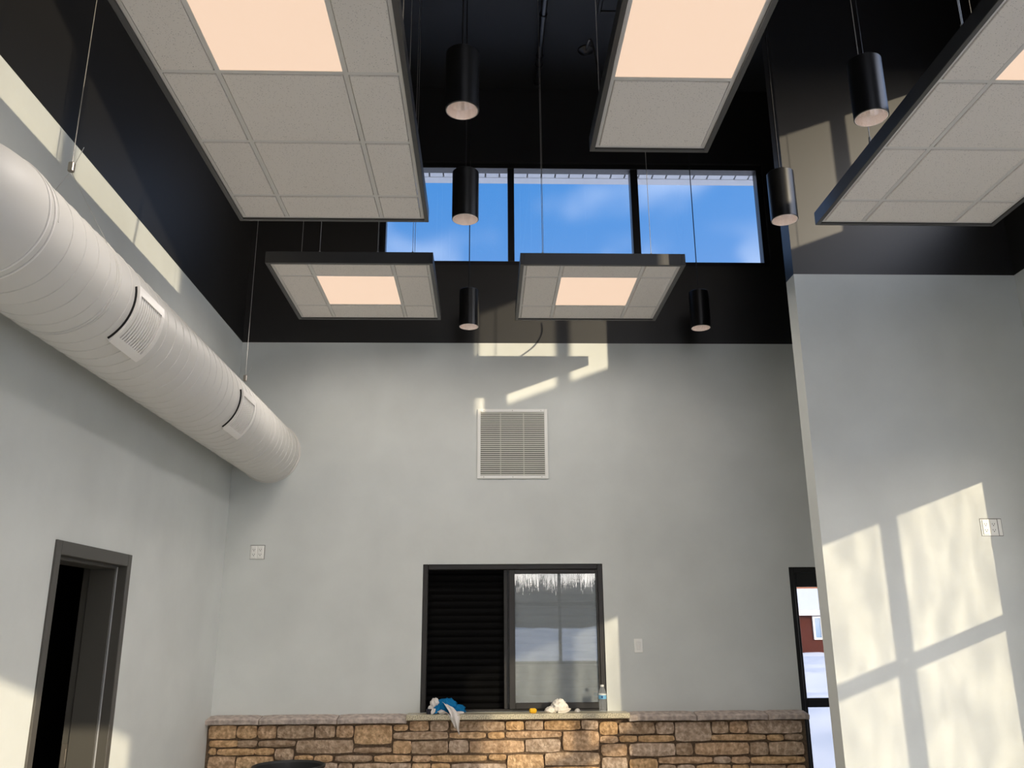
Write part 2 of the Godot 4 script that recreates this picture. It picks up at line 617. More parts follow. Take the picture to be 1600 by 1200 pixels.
func windows() -> void:
	var back := func(a, u, t): return P(a, u, DW + t)
	var right := func(a, u, t): return P(XR + t, u, a)
	var front := func(a, u, t): return P(a, u, DF - t)
	window("window_1", CLERE, 0.055, [[0.213, 0.277], [1.455, 1.53]], [], back, 0.03, 0.11, M.pane)
	var low := window("window_3", LOW_RIGHT, 0.05, [[2.97, 3.035], [4.235, 4.29]], [[1.90, 1.975]], right, 0.0, 0.10, M.pane)
	for k in 3:
		var fr := mb()
		var e0: float = [1.735, 3.04, 4.295][k]
		var e1: float = [2.965, 4.23, 5.315][k]
		fr.box(P(XR + 0.046, 0.36, e0), P(XR + 0.047, 1.895, e1))
		fr.box(P(XR + 0.046, 1.98, e0), P(XR + 0.047, 2.925, e1))
		part("frost_film", fr, M.frost, low)
	window("window_4", HIGH_RIGHT, 0.05, [[2.97, 3.035], [4.235, 4.29]], [], right, 0.0, 0.10, M.pane)
	window("window_5", LOW_FRONT, 0.05, [[1.33, 1.385]], [[2.13, 2.19]], front, 0.0, 0.10, M.pane)
	window("window_6", HIGH_FRONT, 0.05, [[1.33, 1.385]], [], front, 0.0, 0.10, M.pane)
	# the serving window: a dark sliding sash on the right, the left half slid open in front of a roller shutter
	var o := struct("window_2")
	var r := SERVE
	var f := mb()
	var w := 0.045
	var d0 := DW + 0.012
	var d1 := DW + 0.10
	f.box(P(r.position.x, r.position.y, d0), P(r.position.x + w, r.end.y, d1), 0.004)
	f.box(P(r.end.x - w, r.position.y, d0), P(r.end.x, r.end.y, d1), 0.004)
	f.box(P(r.position.x + w, r.end.y - w, d0), P(r.end.x - w, r.end.y, d1), 0.004)
	f.box(P(r.position.x + w, r.position.y, d0 + 0.02), P(r.end.x - w, r.position.y + 0.018, d1), 0.004)
	part("frame", f, M.bronze, o)
	# fixed meeting stile and the sash
	var k := mb()
	k.box(P(0.158, r.position.y + 0.018, d0 + 0.042), P(0.193, r.end.y - w, d1 - 0.005), 0.003)
	part("meeting_stile", k, M.bronze, o)
	var g := mb()  # pale strip painting the bright reflection in the gap beside the sash
	g.box(P(0.193, r.position.y + 0.018, d0 + 0.062), P(0.203, r.end.y - w, d0 + 0.068), 0.001)
	part("painted_gap_glint", g, M.gasket, o)
	var s := mb()
	var y0 := r.position.y + 0.02
	var y1 := r.end.y - w - 0.004
	s.box(P(0.203, y0, d0 + 0.006), P(0.255, y1, d0 + 0.04), 0.003)
	s.box(P(0.968, y0, d0 + 0.006), P(0.984, y1, d0 + 0.04), 0.003)
	s.box(P(0.255, y0, d0 + 0.006), P(0.968, y0 + 0.05, d0 + 0.04), 0.003)
	s.box(P(0.255, y1 - 0.035, d0 + 0.006), P(0.968, y1, d0 + 0.04), 0.003)
	part("sash", s, M.bronze, o)
	var p := mb()
	p.box(P(0.252, y0 + 0.048, d0 + 0.024), P(0.971, y1 - 0.033, d0 + 0.028))
	part("pane", p, M.sash_pane, o)
	# roller shutter: one curved slat above another
	var sh := thing("roller_shutter", "closed black roller shutter behind the half-open serving window", "shutter", P(0.24, r.position.y, DW + 0.125))
	var sl := mb()
	var rows := []
	for a in 7:
		var t := float(a) / 6.0
		var bulge := 0.012 * sin(PI * t)
		rows.append([P(r.position.x - 0.03, r.position.y + 0.0605 * t, DW + 0.125 - bulge), P(r.end.x + 0.03, r.position.y + 0.0605 * t, DW + 0.125 - bulge)])
	for a in 6:
		var n0 := P(0, -cos(PI * a / 6.0) * 0.62, -1.0).normalized()
		var n1 := P(0, -cos(PI * (a + 1) / 6.0) * 0.62, -1.0).normalized()
		sl.tri(rows[a][0], rows[a][1], rows[a + 1][1], n0, n0, n1)
		sl.tri(rows[a][0], rows[a + 1][1], rows[a + 1][0], n0, n1, n1)
	sl.box(P(r.position.x - 0.03, r.position.y, DW + 0.127), P(r.end.x + 0.03, r.position.y + 0.058, DW + 0.14))
	var me := sl.mesh()
	for a in 21:
		var q := part_mesh("slat", me, M.shutter, sh)
		q.position.y = 0.0605 * a
	var hood := mb()
	hood.box(P(r.position.x - 0.05, r.end.y + 0.03, DW + 0.21), P(r.end.x + 0.05, r.end.y + 0.3, DW + 0.42), 0.01)
	part("hood", hood, M.shutter, sh)
	var guide := mb()
	guide.box(P(r.position.x - 0.05, r.position.y - 0.05, DW + 0.145), P(r.end.x + 0.05, r.end.y + 0.05, DW + 0.16))
	part("curtain_back", guide, M.shutter, sh)


func doors() -> void:
	# side door opening: a double-rebated hollow metal frame, no leaf in sight
	var o := struct("door_1")
	var r := SIDE_DOOR
	var face := 0.058
	var d0 := r.position.x
	var d1 := r.end.x
	var yt := r.end.y
	var f := mb()
	# wrapped faces proud of the wall on the room side
	f.box(P(XL + 0.012, 0, d0 - 0.0), P(XL - 0.055, yt, d0 + face), 0.003)
	f.box(P(XL + 0.012, 0, d1 - face), P(XL - 0.055, yt, d1), 0.003)
	f.box(P(XL + 0.012, yt - 0.075, d0 + face), P(XL - 0.055, yt, d1 - face), 0.003)
	# the stop between the rebates
	f.box(P(XL - 0.055, 0, d0), P(XL - 0.215, yt - 0.09, d0 + face + 0.016), 0.003)
	f.box(P(XL - 0.055, 0, d1 - face - 0.016), P(XL - 0.215, yt - 0.09, d1), 0.003)
	f.box(P(XL - 0.055, yt - 0.092, d0), P(XL - 0.215, yt, d1), 0.003)
	# the far rebate
	f.box(P(XL - 0.215, 0, d0), P(XL - 0.262, yt, d0 + face), 0.003)
	f.box(P(XL - 0.215, 0, d1 - face), P(XL - 0.262, yt, d1), 0.003)
	f.box(P(XL - 0.215, yt - 0.075, d0 + face), P(XL - 0.262, yt, d1 - face), 0.003)
	part("frame", f, M.jamb, o)
	var g := mb()
	g.tube([P(XL - 0.05, 0, d1 - face - 0.008), P(XL - 0.05, yt - 0.08, d1 - face - 0.008)], 0.006, 8)
	part("gasket", g, M.gasket, o)
	var s := mb()
	s.box(P(XL - 0.222, 0.93, d1 - face - 0.003), P(XL - 0.256, 1.06, d1 - face + 0.002), 0.001)
	s.box(P(XL - 0.228, 0.955, d1 - face - 0.006), P(XL - 0.234, 1.035, d1 - face), 0.001)
	part("strike_plate", s, M.steel, o)
	# exit door: dark storefront frame with a glazed leaf
	var e := struct("door_2")
	var q := EXIT
	var k := mb()
	var b0 := DW + 0.02
	var b1 := DW + 0.13
	k.box(P(q.position.x, 0, b0), P(q.position.x + 0.045, q.end.y, b1), 0.003)
	k.box(P(q.end.x - 0.045, 0, b0), P(q.end.x, q.end.y, b1), 0.003)
	k.box(P(q.position.x + 0.045, q.end.y - 0.05, b0), P(q.end.x - 0.045, q.end.y, b1), 0.003)
	part("frame", k, M.frame, e)
	var l := mb()
	var x0 := q.position.x + 0.048
	var x1 := q.end.x - 0.048
	var c0 := DW + 0.06
	var c1 := DW + 0.105
	l.box(P(x0 - 0.003, 0.01, c0), P(x0 + 0.03, 2.18, c1), 0.003)
	l.box(P(x1 - 0.06, 0.01, c0), P(x1 + 0.003, 2.18, c1), 0.003)
	l.box(P(x0 + 0.03, 2.055, c0), P(x1 - 0.06, 2.18, c1), 0.003)
	l.box(P(x0 + 0.03, 1.048, c0), P(x1 - 0.06, 1.122, c1), 0.003)
	l.box(P(x0 + 0.03, 0.01, c0), P(x1 - 0.06, 0.2, c1), 0.003)
	var leaf := part("leaf", l, M.frame, e)
	var p := mb()
	p.box(P(x0 + 0.026, 1.12, c0 + 0.02), P(x1 - 0.056, 2.057, c0 + 0.025))
	part("pane", p, M.tinted_pane, leaf)
	p = mb()
	p.box(P(x0 + 0.026, 0.198, c0 + 0.02), P(x1 - 0.056, 1.05, c0 + 0.025))
	part("pane", p, M.tinted_pane, leaf)


# ================= stone facing below the counter
func stonework() -> void:
	var o := struct("trim_1", "stone facing below the serving counter")
	var back := mb()
	back.box(P(XL, 0, DW - 0.058), P(2.685, 1.01, DW), 0.0)
	part("mortar", back, M.mortar, o)
	for row in ROWS:
		var q := (row as String).split_floats(" ")
		stone(o, q[0], q[3], q[2], q[1])
	var y := 0.532
	for h in [0.13, 0.08, 0.14, 0.075]:
		var x := XL + 0.01
		while x < 2.6:
			var x1 := minf(x + rng.randf_range(0.16, 0.5), 2.675)
			if 2.675 - x1 < 0.12:
				x1 = 2.675
			stone(o, x, y - h, x1, y)
			x = x1 + 0.012
		y -= h + 0.012
	# sloping cap stones, left and right of the counter slab
	var t := struct("trim_2", "cap stones along the top of the stone facing")
	for c in [[XL, -1.858], [-1.85, -1.222], [-1.214, -0.652], [1.192, 1.752], [1.76, 2.352], [2.36, 2.70]]:
		var b := mb()
		var n := 8
		var rows := []
		for i in n + 1:
			var x := lerpf(c[0], c[1], float(i) / n)
			var w := rng.randf_range(-0.004, 0.004)
			var e := 0.012 if i == 0 or i == n else 0.0
			rows.append([P(x, 0.972, DW - 0.02), P(x, 0.975 + e * -0.4, DW - 0.15 - w + e), P(x, 1.010 - e * 0.6, DW - 0.158 - w + e), P(x, 1.023 - e, DW - 0.147 - w + e), P(x, 1.036 - e * 0.5, DW - 0.001)])
		for i in n:
			for k in 4:
				var a: Vector3 = rows[i][k]
				b.quad(a, rows[i + 1][k], rows[i + 1][k + 1], rows[i][k + 1], a - P(a.x, 1.0, DW - 0.05))
		b.cap(rows[0], Vector3.LEFT)
		b.cap(rows[n], Vector3.RIGHT)
		part("cap_stone", b, M.ledge, t)
	var s := thing("counter_slab", "pale speckled stone counter slab under the serving window", "counter", P(0.27, 1.0, DW - 0.09))
	var b2 := mb()
	b2.box(P(-0.65, 0.998, DW - 0.19), P(1.19, 1.040, DW - 0.001), 0.004)
	b2.box(P(SERVE.position.x + 0.002, 0.998, DW - 0.001), P(SERVE.end.x - 0.002, 1.0395, DW + 0.10))
	part("slab", b2, M.granite, s)


func stone(o: Node3D, x0: float, y0: float, x1: float, y1: float) -> void:
	var nx := 4
	var ny := 3
	var front := DW - 0.083 - rng.randf_range(0.0, 0.014)
	var pts := []
	for j in ny + 1:
		var line := []
		for i in nx + 1:
			var u := float(i) / nx
			var w := float(j) / ny
			var edge := (i == 0 or i == nx or j == 0 or j == ny)
			var corner := (i == 0 or i == nx) and (j == 0 or j == ny)
			var x := lerpf(x0, x1, u)
			var y := lerpf(y0, y1, w)
			if not edge:
				x += rng.randf_range(-0.2, 0.2) * (x1 - x0) / nx
			else:
				x += rng.randf_range(-0.003, 0.003)
				y += rng.randf_range(-0.002, 0.002)
			var d := front + rng.randf_range(-0.005, 0.004) + (0.010 if edge else 0.0)
			if corner:
				x += (0.006 if i == 0 else -0.006)
				y += (0.006 if j == 0 else -0.006)
				d += 0.005
			line.append(P(x, y, d))
		pts.append(line)
	var b := mb()
	for j in ny:
		for i in nx:
			b.quad(pts[j][i], pts[j][i + 1], pts[j + 1][i + 1], pts[j + 1][i], Vector3(0, 0, 1))
	var rim := []
	for i in nx + 1:
		rim.append(pts[0][i])
	for j in range(1, ny + 1):
		rim.append(pts[j][nx])
	for i in range(nx - 1, -1, -1):
		rim.append(pts[ny][i])
	for j in range(ny - 1, 0, -1):
		rim.append(pts[j][0])
	var c := P((x0 + x1) / 2, (y0 + y1) / 2, front)
	for k in rim.size():
		var a: Vector3 = rim[k]
		var e: Vector3 = rim[(k + 1) % rim.size()]
		b.quad(a, e, Vector3(e.x, e.y, -(DW - 0.05)), Vector3(a.x, a.y, -(DW - 0.05)), (a + e) / 2.0 - c)
	part("stone", b, M.stones[rng.randi() % M.stones.size()], o)


# ================= ceiling clouds: a black rim, a white grid, mineral tiles and a light panel
func cloud(label: String, xs: Array, ds: Array, lit: Array, wires: Array, cord: Array) -> void:
	var x0: float = xs[0]
	var x3: float = xs[-1]
	var d0: float = ds[0]
	var d3: float = ds[-1]
	var o := thing("ceiling_cloud", label, "ceiling panel", P((x0 + x3) / 2, YCL, (d0 + d3) / 2), "floating ceiling clouds")
	var top := YCL + 0.084
	var bot := YCL - 0.008
	var w := 0.027
	var f := mb()
	f.box(P(x0, bot, d0), P(x0 + w, top, d3), 0.002)
	f.box(P(x3 - w, bot, d0), P(x3, top, d3), 0.002)
	f.box(P(x0 + w, bot, d0), P(x3 - w, top, d0 + w), 0.002)
	f.box(P(x0 + w, bot, d3 - w), P(x3 - w, top, d3), 0.002)
	part("rim", f, M.cloud_frame, o)
	var g := mb()
	var hw := 0.012
	var gy0 := YCL + 0.004
	var gy1 := YCL + 0.012
	g.box(P(x0 + w, gy0, d0 + w), P(x0 + w + 0.02, gy1, d3 - w))
	g.box(P(x3 - w - 0.02, gy0, d0 + w), P(x3 - w, gy1, d3 - w))
	g.box(P(x0 + w + 0.02, gy0, d0 + w), P(x3 - w - 0.02, gy1, d0 + w + 0.02))
	g.box(P(x0 + w + 0.02, gy0, d3 - w - 0.02), P(x3 - w - 0.02, gy1, d3 - w))
	for i in range(1, xs.size() - 1):
		g.box(P(xs[i] - hw, gy0, d0 + w + 0.02), P(xs[i] + hw, gy1, d3 - w - 0.02))
		g.box(P(xs[i] - 0.002, gy1, d0 + w + 0.02), P(xs[i] + 0.002, YCL + 0.045, d3 - w - 0.02))
	for j in range(1, ds.size() - 1):
		for i in xs.size() - 1:
			var a: float = xs[i] + (hw if i > 0 else w + 0.02)
			var b: float = xs[i + 1] - (hw if i < xs.size() - 2 else w + 0.02)
			g.box(P(a, gy0, ds[j] - hw), P(b, gy1, ds[j] + hw))
	part("grid", g, M.grid, o)
	for i in xs.size() - 1:
		for j in ds.size() - 1:
			var a: float = xs[i] + (hw + 0.003 if i > 0 else w + 0.023)
			var b: float = xs[i + 1] - (hw + 0.003 if i < xs.size() - 2 else w + 0.023)
			var c: float = ds[j] + (hw + 0.003 if j > 0 else w + 0.023)
			var e: float = ds[j + 1] - (hw + 0.003 if j < ds.size() - 2 else w + 0.023)
			var k := mb()
			if lit.has([i, j]):
				k.box(P(a - 0.002, YCL + 0.006, c - 0.002), P(b + 0.002, YCL + 0.05, e + 0.002), 0.0)
				part("light_panel", k, M.lens, o)
				var l := AreaLight3D.new()
				l.name = "panel_light"
				l.area_size = Vector2(b - a - 0.02, e - c - 0.02)
				l.light_color = Color(1.0, 0.965, 0.93)
				l.light_energy = 0.95
				l.shadow_enabled = true
				l.position = P((a + b) / 2, YCL - 0.004, (c + e) / 2) - org
				l.rotation = Vector3(-PI / 2, 0, 0)
				o.add_child(l, true)
			else:
				# shadow-gap edge: the face of the tile hangs a little below the grid
				k.box(P(a, YCL - 0.001, c), P(b, YCL + 0.022, e), 0.004)
				part("tile", k, M.tile, o)
	for q in wires:
		var k := mb()
		k.tube([P(q[0], top - 0.03, q[1]), P(q[0], YC, q[1])], 0.0022, 6)
		k.box(P(q[0] - 0.006, top - 0.02, q[1] - 0.006), P(q[0] + 0.006, top + 0.045, q[1] + 0.006), 0.002)
		part("hanger_wire", k, M.wire, o)
	if cord.size():
		var pts := []
		for i in 19:
			var t := i / 18.0
			var n := cord.size() - 1
			var s := minf(t * n, n - 0.0001)
			var k := int(s)
			var u := s - k
			var p0: Vector3 = cord[maxi(k - 1, 0)]
			var p3: Vector3 = cord[mini(k + 2, n)]
			pts.append((cord[k] as Vector3).cubic_interpolate(cord[k + 1], p0, p3, u))
		var k2 := mb()
		k2.tube(pts, 0.007, 8)
		part("power_cord", k2, M.cord, o)


func clouds() -> void:
	var far_d := [5.81, 6.066, 6.676, 7.0]
	var ra := [1.45, 1.769, 2.378, 2.988, 3.598, 4.207, 4.817, 5.147]
	cloud("large grey-tiled ceiling cloud at upper left, above and right of the spiral duct", [-1.612, -1.296, -0.684, -0.380], ra, [[1, 3]],
		[[-1.5, 4.82], [-0.5, 4.82], [-1.5, 2.4], [-0.392, 3.40]], [P(-0.9, YCL + 0.05, 3.3), P(-0.9, YCL + 0.35, 3.25), P(-0.85, YC, 3.6)])
	cloud("large grey-tiled ceiling cloud at upper right, showing only one corner of its lit panel", [2.196, 2.501, 3.111, 3.405], ra, [[1, 3]],
		[[2.21, 4.30], [2.25, 3.36], [2.23, 3.34], [3.3, 4.82], [3.3, 2.4]], [P(2.8, YCL + 0.05, 3.3), P(2.8, YCL + 0.4, 3.25), P(2.85, YC, 3.5)])
	cloud("narrow one-tile-wide ceiling cloud at top centre right, with a big lit panel", [0.580, 1.250], [1.95, 2.375, 2.985, 3.612, 4.262], [[0, 2]],
		[[0.61, 4.02], [1.22, 4.15], [0.61, 2.1], [1.22, 2.1]], [P(0.64, YCL + 0.05, 3.9), P(0.62, YCL + 0.25, 4.0), P(0.66, YCL + 1.0, 4.6), P(0.96, YC - 0.02, 7.04)])
	cloud("small square ceiling cloud on the left, hung low in front of the clerestory's left pane", [-1.614, -1.303, -0.693, -0.392], far_d, [[1, 1]],
		[[-1.24, 5.9], [-0.81, 5.9], [-1.56, 6.7], [-0.58, 6.4], [-0.55, 5.9]], [])
	cloud("small square ceiling cloud on the right with a sunlit strip on its front rim", [0.250, 0.563, 1.173, 1.475], far_d, [[1, 1]],
		[[0.42, 5.9], [0.50, 6.9], [1.24, 5.9]], [P(0.80, YCL + 0.03, 6.80), P(0.90, YCL + 0.10, 6.88), P(1.01, YCL + 0.20, 6.93), P(1.07, YCL + 0.32, 6.95), P(1.07, YCL + 0.43, 6.95)])


# ================= cylinder pendants
func pendants() -> void:
	var spots := [
		[-0.127, 3.898, "black cylinder pendant lamp at top centre, right of the large left cloud"],
		[-0.139, 5.127, "black cylinder pendant lamp hanging in front of the clerestory's left pane"],
		[-0.154, 7.20, "black cylinder pendant lamp between the two small square clouds, close to the back wall"],
		[1.975, 5.10, "black cylinder pendant lamp with a sunlit side, at the wing wall's edge"],
		[2.040, 3.92, "black cylinder pendant lamp at upper right beside the large right cloud"],
		[1.928, 7.21, "black cylinder pendant lamp against the black wall, right of the small clouds"],
	]
	var first: Node3D = null
	for q in spots:
		var at := P(q[0], 4.30, q[1])
		if first == null:
			first = pendant(at, q[2])
			continue
		var c: Node3D = first.duplicate()
		c.name = numbered("pendant_lamp")
		c.position = at
		c.set_meta("label", q[2])
		c.set_meta("category", "lamp")
		c.set_meta("group", "black cylinder pendants")
		add_child(c, true)


func pendant(at: Vector3, label: String) -> Node3D:
	var o := thing("pendant_lamp", label, "lamp", at, "black cylinder pendants")
	var r := 0.088
	var h := 0.345
	var b := mb()
	b.lathe(at, [Vector2(r - 0.005, 0.0), Vector2(r, 0.002), Vector2(r, h - 0.004), Vector2(r - 0.004, h), Vector2(0.0, h)], 48)
	b.lathe(at, [Vector2(r - 0.005, h - 0.02), Vector2(r - 0.005, 0.0)], 48)
	part("housing", b, M.can, o)
	# faceted reflector
	var f := mb()
	var n := 22
	var rows := [[0.0815, 0.003], [0.074, 0.05], [0.058, 0.10], [0.036, 0.135]]
	for k in rows.size() - 1:
		for j in n:
			var q := []
			for z in [[k, j], [k, j + 1], [k + 1, j + 1], [k + 1, j]]:
				var w: float = TAU * z[1] / n
				var rr: float = rows[z[0]][0]
				q.append(at + Vector3(cos(w) * rr, rows[z[0]][1], sin(w) * rr))
			f.quad(q[0], q[1], q[2], q[3], at + Vector3(0, 0.05, 0) - q[0])
	part("reflector", f, M.reflector, o)
	var t := mb()
	t.lathe(at, [Vector2(0.0835, 0.004), Vector2(0.0835, -0.001), Vector2(0.080, -0.001), Vector2(0.080, 0.004)], 40)
	part("trim_ring", t, M.reflector, o)
	var l := mb()
	l.lathe(at, [Vector2(0.036, 0.134), Vector2(0.0, 0.130)], 20)
	part("lamp_disc", l, M.lamp, o)
	var c := mb()
	c.tube([at + Vector3(0, h - 0.01, 0), at + Vector3(0, YC - at.y, 0)], 0.0045, 8)
	c.lathe(at, [Vector2(0.0, h + 0.03), Vector2(0.012, h + 0.028), Vector2(0.014, h - 0.002)], 16)
	part("cord", c, M.can, o)
	var k2 := mb()
	k2.lathe(at, [Vector2(0.0, YC - at.y - 0.03), Vector2(0.055, YC - at.y - 0.028), Vector2(0.06, YC - at.y)], 24)
	part("canopy", k2, M.can, o)
	var s := SpotLight3D.new()
	s.name = "pendant_light"
	s.light_color = Color(1.0, 0.92, 0.88)
	s.light_energy = 0.05
	s.spot_angle = 48.0
	s.spot_angle_attenuation = 0.9
	s.spot_range = 12.0
	s.spot_attenuation = 2.0
	s.light_size = 0.035
	s.shadow_enabled = true
	s.position = Vector3(0, 0.115, 0)
	s.rotation = Vector3(-PI / 2, 0, 0)
	o.add_child(s, true)
	return o


# ================= the spiral duct along the left wall
const DX := -1.958
const DY := 3.262
const DR := 0.266
const DE := 3.08


func ring_at(c: Vector3, out: Vector3, r: float, seg: int) -> Array:
	var a := []
	for j in seg:
		var w := TAU * j / seg
		a.append(c + (out * cos(w) + Vector3.UP * sin(w)) * r)
	return a


func duct() -> void:
	var o := thing("spiral_duct", "large painted spiral air duct running along the left wall to the back wall", "duct", P(DX, DY, 5.4))
	var b := mb()
	var rows := []
	for k in 13:
		rows.append(ring_at(P(DX, DY, lerpf(DE, DW, k / 12.0)), Vector3.RIGHT, DR, 72))
	b.rings(rows)
	part("duct_run", b, M.duct, o)
	# raised lock seam winding round the duct
	var s := mb()
	var pts := []
	var turns := (DW - 0.03 - DE - 0.05) / 0.122
	var steps := int(turns * 44)
	for k in steps + 1:
		var w := TAU * turns * k / steps
		pts.append(P(DX + cos(w) * DR, DY + sin(w) * DR, DE + 0.05 + 0.122 * turns * k / steps))
	s.tube(pts, 0.0036, 5)
	part("spiral_seam", s, M.duct, o)
	# joints with a double bead, and the flange at the wall
	for d in [DE, 3.70, 6.76]:
		var j := mb()
		for e in [[-0.022, 0.004], [0.022, 0.004]]:
			var c := []
			for k in 73:
				var w := TAU * k / 72
				c.append(P(DX + cos(w) * (DR + 0.001), DY + sin(w) * (DR + 0.001), d + e[0] * (1.0 if d == DE else 0.5)))
			j.tube(c, 0.0055 if d == DE else 0.004, 6, false)
		part("joint_ring", j, M.duct_trim if d == DE else M.duct, o)
	var fl := mb()
	fl.rings([ring_at(P(DX, DY, DW - 0.012), Vector3.RIGHT, DR, 72), ring_at(P(DX, DY, DW - 0.012), Vector3.RIGHT, DR + 0.012, 72), ring_at(P(DX, DY, DW), Vector3.RIGHT, DR + 0.012, 72)])
	part("wall_flange", fl, M.duct, o)
	# elbow turning into the left wall
	var e2 := mb()
	var er := []
	var rb := 0.285
	for k in 17:
		var a := (PI / 2) * k / 16.0
		var c := P(DX - rb + cos(a) * rb, DY, DE - sin(a) * rb)
		er.append(ring_at(c, Vector3(cos(a), 0, sin(a)), DR + 0.002, 72))
	er.append(ring_at(P(XL, DY, DE - rb), Vector3(0, 0, 1), DR + 0.002, 72))
	e2.rings(er)
	part("elbow", e2, M.duct, o)
	# cable hangers
	for q in [[3.665, 3.815], [6.745, 3.685]]:
		var h := mb()
		var g := P(DX, q[1], q[0])
		h.tube([g, P(DX, YC, q[0])], 0.0022, 6)
		for sx in [-1.0, 1.0]:
			h.tube([g + Vector3(0, -0.02, 0), P(DX + sx * DR * 0.80, DY + DR * 0.62, q[0])], 0.0012, 5)
		h.tube([g + Vector3(0.008, 0, 0), g + Vector3(0.03, 0.06, 0), g + Vector3(0.05, 0.10, 0.01)], 0.0013, 5)
		part("hanger_cable", h, M.wire, o)
		var k := mb()
		k.box(g + Vector3(-0.014, -0.026, -0.012), g + Vector3(0.014, 0.026, 0.012), 0.005)
		part("cable_lock", k, M.steel, o)
	# two curved supply grilles with fine blades
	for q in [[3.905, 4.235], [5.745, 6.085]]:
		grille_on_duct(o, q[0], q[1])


func arc_strip(b: Mb, d0: float, d1: float, a0: float, a1: float, r0: float, r1: float) -> void:
	var n := maxi(2, int(absf(a1 - a0) / 5.0))
	var rows := []
	for k in n + 1:
		var w := deg_to_rad(lerpf(a0, a1, float(k) / n))
		var u := Vector3(cos(w), sin(w), 0)
		var c := P(DX, DY, 0)
		rows.append([c + u * r0 - Vector3(0, 0, d0), c + u * r1 - Vector3(0, 0, d0), c + u * r1 - Vector3(0, 0, d1), c + u * r0 - Vector3(0, 0, d1), u])
	for k in n:
		var a: Array = rows[k]
		var e: Array = rows[k + 1]
		b.quad(a[1], e[1], e[2], a[2], a[4])
		b.quad(a[0], e[0], e[1], a[1], Vector3(0, 0, 1))
		b.quad(a[3], e[3], e[2], a[2], Vector3(0, 0, -1))
	b.quad(rows[0][0], rows[0][1], rows[0][2], rows[0][3], rows[0][1] - rows[1][1])
	b.quad(rows[n][0], rows[n][1], rows[n][2], rows[n][3], rows[n][1] - rows[n - 1][1])


func grille_on_duct(o: Node3D, d0: float, d1: float) -> void:
	var a0 := -54.0
	var a1 := 11.0
	var r0 := DR - 0.004
	var r1 := DR + 0.022
	var m := 0.036
	var ma := 9.0
	var f := mb()
	arc_strip(f, d0, d0 + m * 0.6, a0, a1, r0, r1)
	arc_strip(f, d1 - m, d1, a0, a1, r0, r1)
	arc_strip(f, d0 + m * 0.6, d1 - m, a0, a0 + ma, r0, r1)
	arc_strip(f, d0 + m * 0.6, d1 - m, a1 - ma, a1, r0, r1)
	var fr := part("supply_grille", f, M.duct_trim, o)
	var gap_strip := mb()  # added black strip, painting the shaded gap between grille frame and duct
	arc_strip(gap_strip, d0 - 0.003, d0 - 0.0002, a0 + 1.0, a1 - 1.0, r0, DR + 0.010)
	part("gasket", gap_strip, M.cord, fr)
	var k := mb()
	arc_strip(k, d0 + m * 0.6, d1 - m, a0 + ma, a1 - ma, r0, DR + 0.0035)
	part("damper", k, M.bronze, fr)
	var n := 11
	var c0 := d0 + m * 0.6
	var step := (d1 - m - c0) / n
	for i in n:
		var b := mb()
		var c := c0 + step * (i + 0.5)
		arc_strip(b, c - step * 0.31, c + step * 0.31, a0 + ma, a1 - ma, DR + 0.004, DR + 0.016)
		part("blade", b, M.duct_trim, fr)


# ================= fittings on the walls
func wall_fittings() -> void:
	# return-air grille
	var o := thing("return_grille", "square white return-air grille with many thin slats high on the back wall", "vent", P(0.24, 3.344, DW))
	var x0 := -0.080
	var x1 := 0.567
	var y0 := 3.02
	var y1 := 3.670
	var m := 0.030
	var f := mb()
	for q in [[x0, y0, x0 + m, y1], [x1 - m, y0, x1, y1], [x0 + m, y0, x1 - m, y0 + m], [x0 + m, y1 - m, x1 - m, y1]]:
		f.box(P(q[0], q[1], DW - 0.014), P(q[2], q[3], DW), 0.003)
	part("frame", f, M.plate, o)
	var k := mb()
	k.box(P(x0 + m, y0 + m, DW - 0.001), P(x1 - m, y1 - m, DW))
	part("backing", k, M.dark, o)
	var n := 32
	var step := (y1 - y0 - 2 * m) / n
	var s := mb()
	var yy := y0 + m + step * 0.5
	s.box(P(x0 + m, yy - 0.0062, DW - 0.0105), P(x1 - m, yy + 0.0058, DW - 0.008), 0.0, Transform3D(Basis(), Vector3.ZERO))
	var me := s.mesh()
	for i in n:
		var q := part_mesh("slat", me, M.slat, o)
		q.position.y = step * i
	for x in [0.133, 0.345]:
		var b := mb()
		b.box(P(x - 0.003, y0 + m, DW - 0.0125), P(x + 0.003, y1 - m, DW - 0.0108))
		part("mullion_bar", b, M.slat, o)
	for x in [x0 + 0.06, (x0 + x1) / 2, x1 - 0.06]:
		for y in [y0 + m / 2, y1 - m / 2]:
			var b := mb()
			b.lathe(P(x, y, DW - 0.014), [Vector2(0.004, 0), Vector2(0.003, 0.0015), Vector2(0, 0.002)], 10, Basis(Vector3.RIGHT, PI / 2))
			part("screw", b, M.steel, o)
	# uncovered double outlets
	outlet("uncovered white double outlet on the back wall near the left corner", P(-2.003, 2.374, DW), 0.0)
	outlet("uncovered white double outlet on the wing wall at the sunlight's right edge", P(3.575, 2.381, DG), 0.028)
	# switch
	var w := thing("light_switch", "white rocker light switch on the back wall right of the serving window", "switch", P(1.318, 1.566, DW))
	var b := mb()
	b.box(P(1.281, 1.508, DW - 0.007), P(1.355, 1.624, DW), 0.004)
	part("plate", b, M.plate, w)
	b = mb()
	b.box(P(1.301, 1.531, DW - 0.011), P(1.335, 1.601, DW - 0.004), 0.003)
	part("rocker", b, M.white, w)


